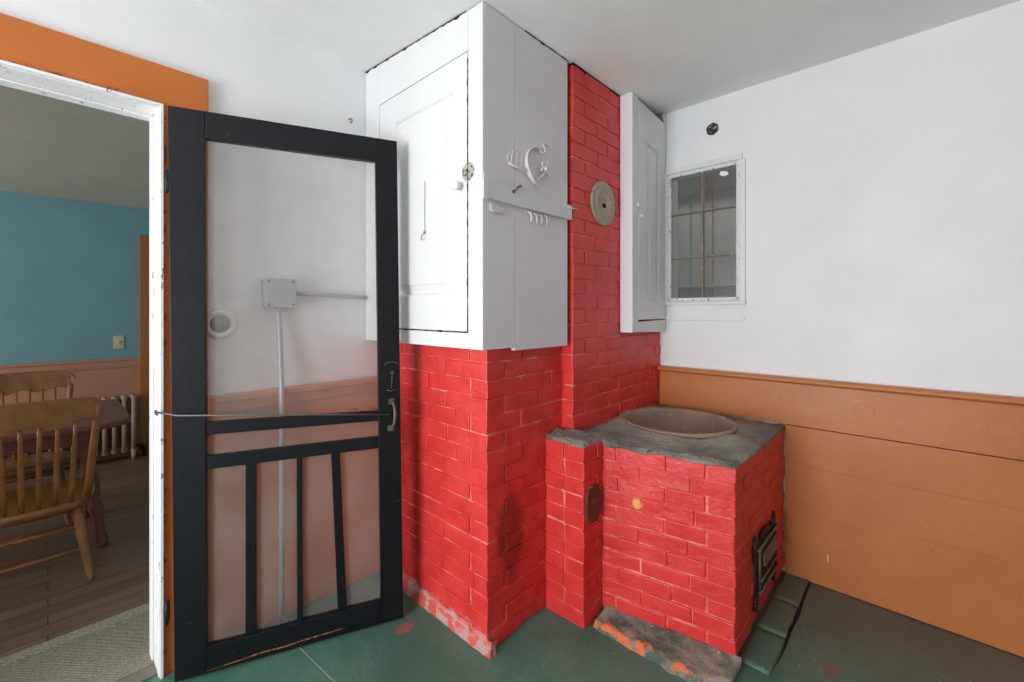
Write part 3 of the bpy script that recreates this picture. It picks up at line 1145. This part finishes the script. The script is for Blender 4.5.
def rail2(u0, u1, z0, z1, d0=0, d1=-.018, zt=None):
    hexa(bm, [F2(u0, z0, d0), F2(u1, z0, d0), F2(u1, z0, d1), F2(u0, z0, d1), F2(u0, z1 if zt is None else zt(u0), d0), F2(u1, z1 if zt is None else zt(u1), d0),
              F2(u1, z1 if zt is None else zt(u1), d1), F2(u0, z1 if zt is None else zt(u0), d1)])


zt = lambda u: zceil(*F2(u, 0, 0)[:2]) - .004
rail2(0, .075, 1.190, 0, zt=zt)
hexa(bm, [F2(.0755, 1.190, 0), F2(ql - .01, 1.178, 0), F2(ql - .01, 1.178, -.018), F2(.0755, 1.190, -.018), F2(.0755, 1.243, 0), F2(ql - .001, 1.250, 0), F2(ql - .001, 1.250, -.018), F2(.0755, 1.243, -.018)])
rail2(ql - .018, ql - .001, 1.252, 0, zt=zt)
# side facing the room and bottom board
hexa(bm, [(2.03, 1.072, 1.19), (2.048, 1.09, 1.19), (2.048, 1.137, 1.19), (2.03, 1.137, 1.19), (2.03, 1.072, zceil(2.03, 1.1) - .004), (2.048, 1.09, zceil(2.03, 1.1) - .004),
          (2.048, 1.137, zceil(2.03, 1.1) - .004), (2.03, 1.137, zceil(2.03, 1.1) - .004)])
hexa(bm, [(2.049, 1.092, 1.192), (2.515, 1.126, 1.182), (2.515, 1.137, 1.182), (2.049, 1.137, 1.192), (2.049, 1.092, 1.204), (2.515, 1.126, 1.194), (2.515, 1.137, 1.194), (2.049, 1.137, 1.204)])
obj('cupboard_frame', bm, WHITE_OLD, c2, .002)
bm = new()
raised_panel(bm, lambda u, v, d: F2(u, v if v < 2 else min(v, zceil(*F2(u, 0, 0)[:2]) - .006), d - .012), .078, ql - .020, 1.254, 2.403, .185, .370, 1.345, 2.215, .014)
l2 = obj('cupboard_door', bm, WHITE_OLD, c2)
for (u, z) in ((.070, 1.852), (.115, 1.80)):
    bm = new()
    p = F2(u, z, .0)
    lathe(bm, [(.012, -.002), (.012, .006), (.007, .010), (0, .011)], p, (qn.x, qn.y, 0), 14)
    obj('latch', bm, WHITE_OLD, l2)

# flue cover on the stack
bm = new()
lathe(bm, [(.108, -.003), (.108, .005), (.100, .009), (.092, .006), (.080, .006), (.074, .010), (.058, .011), (.050, .007), (.026, .010), (.020, .005), (.010, .002), (0, .002)], (1.862, SY - .003, 1.826), (0, -1, 0), 48)
fc = tg('flue_cover', 'round tan tin flue cover on the red brick stack', 'flue cover', bm, TAN)
bm = new()
lathe(bm, [(.016, -.004), (.016, .0075), (0, .0078)], (1.866, SY - .003, 1.812), (0, -1, 0), 16)
obj('cover_hole', bm, DARKGAP, fc)

# ------------------------------------------------------------ small window
win = thing('window_1', 'small six pane window with flaking white frame in the right wall', None, (2.52, .9, 1.37), kind='structure')
bm = new()
box(bm, 2.506, 2.522, WY0 - .012, WY1 + .012, WZ1 - .004, WZ1 + .028)
box(bm, 2.506, 2.522, WY0 - .026, WY0 + .001, WZ0 - .002, WZ1 - .004)
box(bm, 2.506, 2.522, WY1 - .001, WY1 + .014, WZ0 - .002, WZ1 - .004)
box(bm, 2.496, 2.524, WY0 - .03, WY1 + .014, WZ0 - .020, WZ0 - .002)
obj('window_casing', bm, WHITE_OLD, win, .002)
bm = new()
box(bm, 2.512, 2.545, WY0 + .001, WY0 + .019, WZ0, WZ1 - .005)
box(bm, 2.512, 2.545, WY1 - .019, WY1 - .001, WZ0, WZ1 - .005)
box(bm, 2.512, 2.545, WY0 + .019, WY1 - .019, WZ0, WZ0 + .020)
box(bm, 2.512, 2.545, WY0 + .019, WY1 - .019, WZ1 - .026, WZ1 - .005)
obj('sash_frame', bm, WHITE_CHIP, win, .002)
bm = new()
box(bm, 2.514, 2.54, .890, .900, WZ0 + .02, WZ1 - .026)
for z in (1.606, 1.862):
    box(bm, 2.514, 2.54, WY0 + .019, .888, z - .0035, z + .0035)
    box(bm, 2.514, 2.54, .902, WY1 - .019, z - .0035, z + .0035)
obj('muntin', bm, MUNTIN, win, .001)
zs = [WZ0 + .02, 1.6025, 1.6095, 1.8585, 1.8655, WZ1 - .026]
for k in range(3):
    for y0, y1 in ((WY0 + .019, .888), (.902, WY1 - .019)):
        bm = new()
        box(bm, 2.526, 2.529, y0 + .0005, y1 - .0005, zs[2 * k] + .0005, zs[2 * k + 1] - .0005)
        obj('window_pane', bm, GLASS, win)
bm = new()
prism(bm, [(.760, 2.040), (.790, 2.036), (.808, 2.050), (.800, 2.066), (.782, 2.062), (.766, 2.056)], 2.5245, 2.5258, lambda u, v, d: (d, u, v))
obj('paint_flake', bm, WHITE_TRIM, win)
bm = new()
box(bm, 2.512, 2.522, .68, 1.112, 1.245, 1.268)
struct('trim_6', bm, WHITE, 'faint painted-over strip under the small window', bevel=.003)

# dark pipe hole
bm = new()
prof = [(.034, -.002), (.032, .004), (.024, .006), (.018, .003), (0, .002)]
lathe(bm, prof, (2.519, .843, 2.308), (-1, 0, 0), 20)
for v in bm.verts:
    v.co += Vector((0, 1, 1)) * .004 * noise.noise(v.co * 60)
tg('wall_socket', 'small round dark fitting high on the white right wall above the window', 'fitting', bm,
   paint('tarnished_fitting', (62, 56, 48), .5, .3, chip=(170, 160, 148), chip_amt=.56, chip_scale=60, bump=.7, bscale=70))

# ------------------------------------------------------------ fittings on the door wall
jb = thing('junction_box', 'grey metal junction box on the white wall, seen through the screen door', 'junction box', (.663, 1.99, 1.375))
bm = new()
box(bm, .605, .722, 1.945, 1.995, 1.317, 1.432)
obj('box_body', bm, GREYBOX, jb, .004)
bm = new()
box(bm, .602, .725, 1.938, 1.945, 1.314, 1.435)
lid = obj('box_lid', bm, GREYBOX, jb, .003)
for x, z in ((.616, 1.423), (.712, 1.423), (.616, 1.327), (.712, 1.327)):
    bm = new()
    lathe(bm, [(.005, -.001), (.0045, .002), (0, .0025)], (x, 1.938, z), (0, -1, 0), 12)
    obj('screw', bm, IRONGREY, lid)
bm = new()
tube(bm, [(.664, 1.933, .0), (.664, 1.933, .93), (.664, 1.936, .99), (.664, 1.967, 1.29), (.664, 1.967, 1.31)], .0105, 14)
lathe(bm, [(.015, 0), (.015, .018), (.011, .02)], (.664, 1.967, 1.297), (0, 0, 1), 14)
tg('vertical_conduit', 'grey conduit running from the junction box down to the floor', 'conduit', bm, CONDUIT)
bm = new()
tube(bm, [(.726, 1.972, 1.376), (.9, 1.972, 1.372), (1.062, 1.972, 1.364)], .010, 14)
tg('horizontal_conduit', 'short grey conduit running sideways from the junction box', 'conduit', bm, CONDUIT)
bm = new()
lathe(bm, [(.058, 0), (.058, .010), (.050, .018), (.040, .017), (.036, .012), (.034, .012)], (.458, 1.995, 1.25), (0, -1, 0), 40)
dl = tg('round_dial', 'round white wall dial with a grey glass face beside the door casing', 'dial', bm, WHITE_OLD)
bm = new()
lathe(bm, [(.0345, .004), (.034, .014), (.03, .017), (.018, .0175), (.016, .020), (0, .021)], (.458, 1.995, 1.25), (0, -1, 0), 32)
obj('dial_face', bm, paint('grey_dial_face', (140, 140, 138), .25, .15, bump=.3), dl)
bm = new()
tube(bm, [(.985, 1.995, 2.215), (.985, 1.975, 2.215), (.987, 1.965, 2.205), (.985, 1.968, 2.192), (.98, 1.975, 2.195)], .0025, 8)
tg('wall_hook', 'tiny dark hook on the white wall near the top corner of the screen door', 'hook', bm, BLACKIRON)
bm = new()
tube(bm, [(1.045, 1.492, 2.47), (1.044, 1.492, 2.44), (1.046, 1.493, 2.41), (1.045, 1.492, 2.385)], .0014, 6)
tg('ceiling_string', 'thin white string hanging from the ceiling in front of the large cupboard', 'string', bm, WHITE_OLD)

# ------------------------------------------------------------ screen door
sd = thing('screen_door', 'open black screen door with worn paint, swung into the kitchen', 'screen door', (.283, 1.90, 0), math.radians(-22.6), kind='thing')
SWD, ZB, ZTOP = .802, .008, 2.012


def dbox(x0, x1, z0, z1, y0=0, y1=.030):
    bm = new()
    box(bm, x0, x1, y0, y1, z0, z1)
    return bm


bm = new()
hexa(bm, [(.020, 0, ZB), (.113, 0, ZB), (.113, .03, ZB), (.020, .03, ZB), (.0, 0, ZTOP), (.107, 0, ZTOP), (.107, .03, ZTOP), (.0, .03, ZTOP)])
obj('stile', bm, BLACK, sd, .002, local=True)['label'] = 'hinge-side stile of the screen door'
bm = new()
hexa(bm, [(.714, 0, ZB), (.804, 0, ZB), (.804, .03, ZB), (.714, .03, ZB), (.690, 0, ZTOP), (.778, 0, ZTOP), (.778, .03, ZTOP), (.690, .03, ZTOP)])
st = obj('stile', bm, BLACK, sd, .002, local=True)
st['label'] = 'latch-side stile of the screen door'
obj('top_rail', dbox(.1075, .690, 1.915, ZTOP), BLACK, sd, .002, local=True)
br_ = obj('bottom_rail', dbox(.1135, .7125, ZB, .102), BLACK, sd, .002, local=True)
bm = new()
hexa(bm, [(.1075, .004, .857), (.7055, .004, .846), (.7055, .026, .846), (.1075, .026, .857), (.1075, .004, .902), (.7055, .004, .888), (.7055, .026, .888), (.1075, .026, .902)])
mr_ = obj('middle_rail', bm, BLACK, sd, .002, local=True)
obj('middle_rail', dbox(.1075, .7055, .733, .781, .004, .026), BLACK, sd, .002, local=True)
for xa, xb, xc, xd in ((.231, .266, .231, .266), (.400, .420, .402, .423), (.523, .556, .548, .582)):
    bm = new()
    hexa(bm, [(xc, .006, .1025), (xd, .006, .1025), (xd, .024, .1025), (xc, .024, .1025), (xa, .006, .7325), (xb, .006, .7325), (xb, .024, .7325), (xa, .024, .7325)])
    obj('baluster', bm, BLACK, sd, .002, local=True)
bm = new()
g = []
for i in range(25):
    row = []
    for k in range(73):
        x, z = .100 + .612 * i / 24, .095 + 1.828 * k / 72
        y = .022 + .0025 * noise.noise(Vector((x * 5, 0, z * 4))) + .0015 * noise.noise(Vector((x * 14, 2, z * 12)))
        row.append(bm.verts.new((x, y, z)))
    g.append(row)
for i in range(24):
    for k in range(72):
        bm.faces.new([g[i][k], g[i + 1][k], g[i + 1][k + 1], g[i][k + 1]]).smooth = True
obj('screen_mesh', bm, SCREEN, sd, local=True)['label'] = 'fine grey insect mesh'
bm = new()
pts = [(.112, .016), (.2, .020), (.28, .026), (.36, .025), (.44, .029), (.52, .031), (.575, .034)]
up = [(x, z + h) for (x, z), h in zip(pts, (.0005, .003, .0045, .003, .0045, .003, .0005))]
prism(bm, pts + up[::-1], -.0015, .001, lambda u, v, d: (u, d, v))
obj('split', bm, SPLIT, br_, local=True)['label'] = 'orange bare-wood split along the bottom rail'
# rusty streak on the upper middle rail
bm = new()
tube(bm, [(.44, .002, .908), (.52, .000, .912), (.62, .001, .904), (.70, .002, .898)], .002, 6)
obj('rail_splinter', bm, SPLIT, mr_, local=True)
# lock plate outline and keyhole, pull handle
bm = new()
pts = [(.755 + .030 * math.cos(t), -.002, 1.068 + .020 * math.sin(t)) for t in [PI * k / 10 for k in range(1, 10)]]
tube(bm, pts, .0018, 6)
tube(bm, [(.735, -.002, .972), (.755, -.002, .967), (.775, -.002, .972)], .002, 6)
tube(bm, [(.758, -.003, 1.035), (.757, -.003, 1.0), (.755, -.003, .978)], .0022, 6)
lathe(bm, [(.0075, -.001), (.0075, .003), (.004, .004), (.004, .001)], (.758, -.001, 1.043), (0, -1, 0), 14)
obj('lock_plate', bm, IRONGREY, st, local=True)['label'] = 'worn metal outline of the lock plate'
bm = new()
tube(bm, [(.758, 0, .925), (.757, -.018, .922), (.763, -.030, .905), (.766, -.032, .87), (.762, -.028, .835), (.755, -.016, .82), (.752, 0, .818)], [.005, .005, .006, .007, .006, .005, .005], 10)
box(bm, .744, .768, -.003, 0, .910, .935)
box(bm, .740, .764, -.003, 0, .800, .825)
obj('pull_handle', bm, IRONGREY, st, .001, local=True)['label'] = 'worn metal pull handle'
for z in (.25, 1.75):
    bm = new()
    tube(bm, [(-.004, .008, z - .04), (-.004, .008, z + .04)], .005, 10)
    box(bm, -.006, .0, .004, .028, z - .035, z + .035)
    obj('hinge', bm, BLACKIRON, sd, local=True)
# long hook bar from the jamb to the door pull
bm = new()
cr = math.radians(-22.6)
dv = Vector((math.cos(cr), math.sin(cr), 0))
nv = Vector((dv.y, -dv.x, 0))
p0 = Vector((.283, 1.90, 0))
a = Vector((.262, 1.948, .945))
p1 = p0 + dv * .03 + nv * .012 + Vector((0, 0, .938))
p2 = p0 + dv * .38 + nv * .012 + Vector((0, 0, .906))
p3 = p0 + dv * .745 + nv * .014 + Vector((0, 0, .873))
tube(bm, [a, p1, p2, p3], .0034, 10)
tube(bm, [a + Vector((0, .012, .004)), a + Vector((-.006, .002, .006)), a + Vector((-.006, -.010, -.002)), a + Vector((0, -.008, -.008))], .003, 8)
tg('hold_open_rod', 'thin steel rod stretched across the screen door from the white jamb to the pull', 'rod', bm, paint('dull_steel_rod', (116, 114, 110), .5, .1, metal=.5))

# ------------------------------------------------------------ dining room furniture
rad = thing('radiator', 'cream cast iron radiator below the blue wall', 'radiator', (.1, 5.08, 0))
NS = 14
for k in range(NS):
    x = .515 - k * .062
    bm = new()
    for dy in (-.05, 0, .05):
        tube(bm, [(x, 5.09 + dy, .09), (x, 5.09 + dy, .54)], .016, 8)
    for z in (.09, .54):
        tube(bm, [(x, 5.03, z), (x, 5.05, z), (x, 5.13, z), (x, 5.15, z)], [.012, .026, .026, .012], 10)
    if k in (0, NS - 1):
        for dy in (-.05, .05):
            tube(bm, [(x, 5.09 + dy, .09), (x, 5.09 + dy, .0)], [.018, .012], 8)
    obj('radiator_section', bm, RADIATOR, rad)
bm = new()
for z in (.10, .53):
    tube(bm, [(.515, 5.09, z), (.515 - 13 * .062, 5.09, z)], .014, 8)
obj('manifold', bm, RADIATOR, rad)
bm = new()
tube(bm, [(.53, 5.09, .10), (.575, 5.09, .10), (.59, 5.09, .08), (.59, 5.09, 0)], .014, 10)
lathe(bm, [(.022, 0), (.024, .03), (.014, .04)], (.587, 5.09, .06), (0, 0, 1), 12)
obj('valve', bm, BLACKIRON, rad)

bm = new()
box(bm, .397, .467, 5.193, 5.2, .965, 1.08)
sp = tg('wall_switch', 'ivory light switch plate on the blue dining room wall', 'switch', bm, PLASTIC, None, .003)
bm = new()
box(bm, .427, .437, 5.182, 5.194, 1.012, 1.034)
obj('toggle', bm, PLASTIC, sp, .002)

# table
tb = thing('dining_table', 'dark brown wooden table between the two spindle chairs', 'table', (-.3, 3.75, 0))
bm = new()
xa, xb, ya, yb, r = -1.1, .325, 3.16, 4.0, .13
pts = []
for cx, cy, t0 in ((xb - r, yb - .06, 0), (xa + r, yb - .06, PI / 2), (xa + r, ya + r, PI), (xb - r, ya + r, 3 * PI / 2)):
    rr = r if cy < 3.7 else .06
    cx = cx if cy < 3.7 else (cx + r - .06 if cx > 0 else cx - r + .06)
    pts += [(cx + rr * math.cos(t0 + PI / 2 * k / 8), cy + rr * math.sin(t0 + PI / 2 * k / 8)) for k in range(9)]
prism(bm, pts, .672, .705, lambda u, v, d: (u, v, d))
obj('tabletop', bm, TABLEW, tb, .008)
bm = new()
box(bm, xa + .12, xb - .16, ya + .14, ya + .16, .58, .672)
box(bm, xa + .12, xb - .16, yb - .16, yb - .14, .58, .672)
box(bm, xa + .12, xa + .14, ya + .16, yb - .16, .58, .672)
box(bm, xb - .18, xb - .16, ya + .16, yb - .16, .58, .672)
obj('apron', bm, TABLEW, tb, .003)
for (x, y, sx, sy) in ((.12, 3.36, 1, -1), (.12, 3.80, 1, 1), (-.92, 3.36, -1, -1), (-.92, 3.80, -1, 1)):
    bm = new()
    zz = [.672, .60, .57, .53, .50, .44, .36, .29, .25, .22, .17, .13, .08, .03, .0]
    rr = [.034, .034, .022, .036, .022, .030, .038, .030, .020, .034, .024, .020, .020, .026, .022]
    tube(bm, [(x + sx * .09 * (1 - z / .672), y + sy * .06 * (1 - z / .672), z) for z in zz], rr, 16)
    obj('leg', bm, TABLEW, tb)
bm = new()
box(bm, -.9, .14, 3.56, 3.60, .15, .21)
box(bm, .14, .18, 3.36, 3.8, .15, .20)
box(bm, -.96, -.92, 3.36, 3.8, .15, .20)
obj('stretcher', bm, TABLEW, tb, .004)


def chair(name, label, loc, rot, mats=CHAIRW):
    """arrow-back kitchen chair, back at local y = 0, seat towards +y"""
    t = thing(name, label, 'chair', loc, rot, 'wooden spindle back chairs')
    # seat: saddle slab with rounded outline
    bm = new()
    n = 36
    out = []
    for k in range(n):
        a = 2 * PI * k / n
        ex = .62
        cx = math.copysign(abs(math.cos(a)) ** ex, math.cos(a))
        sx = math.copysign(abs(math.sin(a)) ** ex, math.sin(a))
        out.append((cx * (.225 + .012 * sx), .215 + sx * .205))
    rings = []
    for f_, z in ((.90, .352), (.985, .362), (1.0, .378), (.975, .392), (.88, .394), (.6, .386), (.3, .382)):
        rings.append([bm.verts.new((x * f_, .215 + (y - .215) * f_, z + (.006 * (y - .215) / .2))) for x, y in out])
    for a_, b_ in zip(rings, rings[1:]):
        for k in range(n):
            bm.faces.new([a_[k], a_[(k + 1) % n], b_[(k + 1) % n], b_[k]]).smooth = True
    bm.faces.new(rings[-1])
    bm.faces.new(rings[0][::-1])
    obj('seat', bm, mats, t, local=True)
    # legs, splayed and turned
    for sx in (-1, 1):
        for (y0, y1) in ((.10, -.005), (.33, .385)):
            bm = new()
            pts, rr = [], []
            for k, (f_, q) in enumerate(((0, .013), (.12, .016), (.3, .021), (.42, .022), (.5, .017), (.56, .020), (.8, .016), (.97, .0115), (1, .010))):
                pts.append((sx * (.148 + .052 * f_), y0 + (y1 - y0) * f_, .36 * (1 - f_)))
                rr.append(q)
            tube(bm, pts, rr, 12)
            obj('leg', bm, mats, t, local=True)

    def lp(sx, y0, y1, z):
        f_ = 1 - z / .36
        return (sx * (.148 + .052 * f_), y0 + (y1 - y0) * f_, z)
    for za, front in ((.145, 0), (.25, 0), (.16, 1), (.245, 1)):
        bm = new()
        yy = (.33, .385) if front else (.10, -.005)
        tube(bm, [lp(-1, *yy, za), (0, (lp(1, *yy, za)[1]), za), lp(1, *yy, za)], [.007, .0105, .007], 10)
        obj('stretcher', bm, mats, t, local=True)
    for sx in (-1, 1):
        bm = new()
        tube(bm, [lp(sx, .10, -.005, .2), (sx * .172, .19, .2), lp(sx, .33, .385, .2)], [.007, .011, .007], 10)
        obj('stretcher', bm, mats, t, local=True)
    # back posts, spindles, crest
    ytop = -.085
    for sx in (-1, 1):
        bm = new()
        tube(bm, [(sx * .185, .055, .385), (sx * .196, .03, .50), (sx * .206, -.01, .64), (sx * .215, -.05, .78), (sx * .217, ytop + .015, .865)], [.016, .015, .016, .014, .010], 12)
        obj('back_post', bm, mats, t, local=True)
    for k in range(6):
        x = -.135 + .054 * k
        bm = new()
        tube(bm, [(x * .95, .045 - .02 * (1 - (x / .2) ** 2), .385), (x, .020, .48), (x * 1.03, -.012, .60), (x * 1.05, -.045, .71), (x * 1.06, -.064, .79)], [.009, .0125, .010, .008, .006], 10)
        obj('spindle', bm, mats, t, local=True)
    bm = new()
    N = 24
    front, back = [], []
    for k in range(N + 1):
        u = -1 + 2 * k / N
        x = .238 * u
        y = ytop + .022 * (u * u) - .0
        top = .902 - .010 * u * u - (.030 * max(0, abs(u) - .86) / .14)
        bot = .775 + .010 * (u * u) + (.055 * max(0, (abs(u) - .90) / .10))
        bot += .012 * math.cos(u * 3 * PI) * (1 if abs(u) < .8 else .3)
        front.append(((x, y + .003, bot), (x, y - .012, top)))
        back.append(((x, y + .024, bot), (x, y + .008, top)))
    vf = [[bm.verts.new(p) for p in q] for q in front]
    vb = [[bm.verts.new(p) for p in q] for q in back]
    for k in range(N):
        bm.faces.new([vf[k][0], vf[k + 1][0], vf[k + 1][1], vf[k][1]])
        bm.faces.new([vb[k][0], vb[k + 1][0], vb[k + 1][1], vb[k][1]])
        bm.faces.new([vf[k][1], vf[k + 1][1], vb[k + 1][1], vb[k][1]])
        bm.faces.new([vf[k][0], vf[k + 1][0], vb[k + 1][0], vb[k][0]])
    bm.faces.new([vf[0][0], vf[0][1], vb[0][1], vb[0][0]])
    bm.faces.new([vf[N][0], vf[N][1], vb[N][1], vb[N][0]])
    obj('crest_rail', bm, mats, t, .003, local=True)
    return t


chair('dining_chair', 'wooden spindle back chair near the doorway, its back turned to the kitchen', (-.055, 2.93, 0), 0)
chair('dining_chair', 'wooden spindle back chair behind the table, facing the kitchen', (-.11, 4.16, 0), PI)

# rug
rg_ = thing('woven_rug', 'grey green woven rug with a paler border inside the doorway', 'rug', (-.3, 2.3, 0))
bm = new()
box(bm, -.59, .266, 2.05, 2.13, .0005, .010)
box(bm, -1.5, .68, 2.13, 2.43, .0005, .010)
obj('rug_field', bm, RUG, rg_, .003)
bm = new()
box(bm, -1.5, .74, 2.43, 2.49, .0005, .0115)
box(bm, .68, .74, 2.13, 2.43, .0005, .0115)
obj('rug_border', bm, RUGB, rg_, .003)
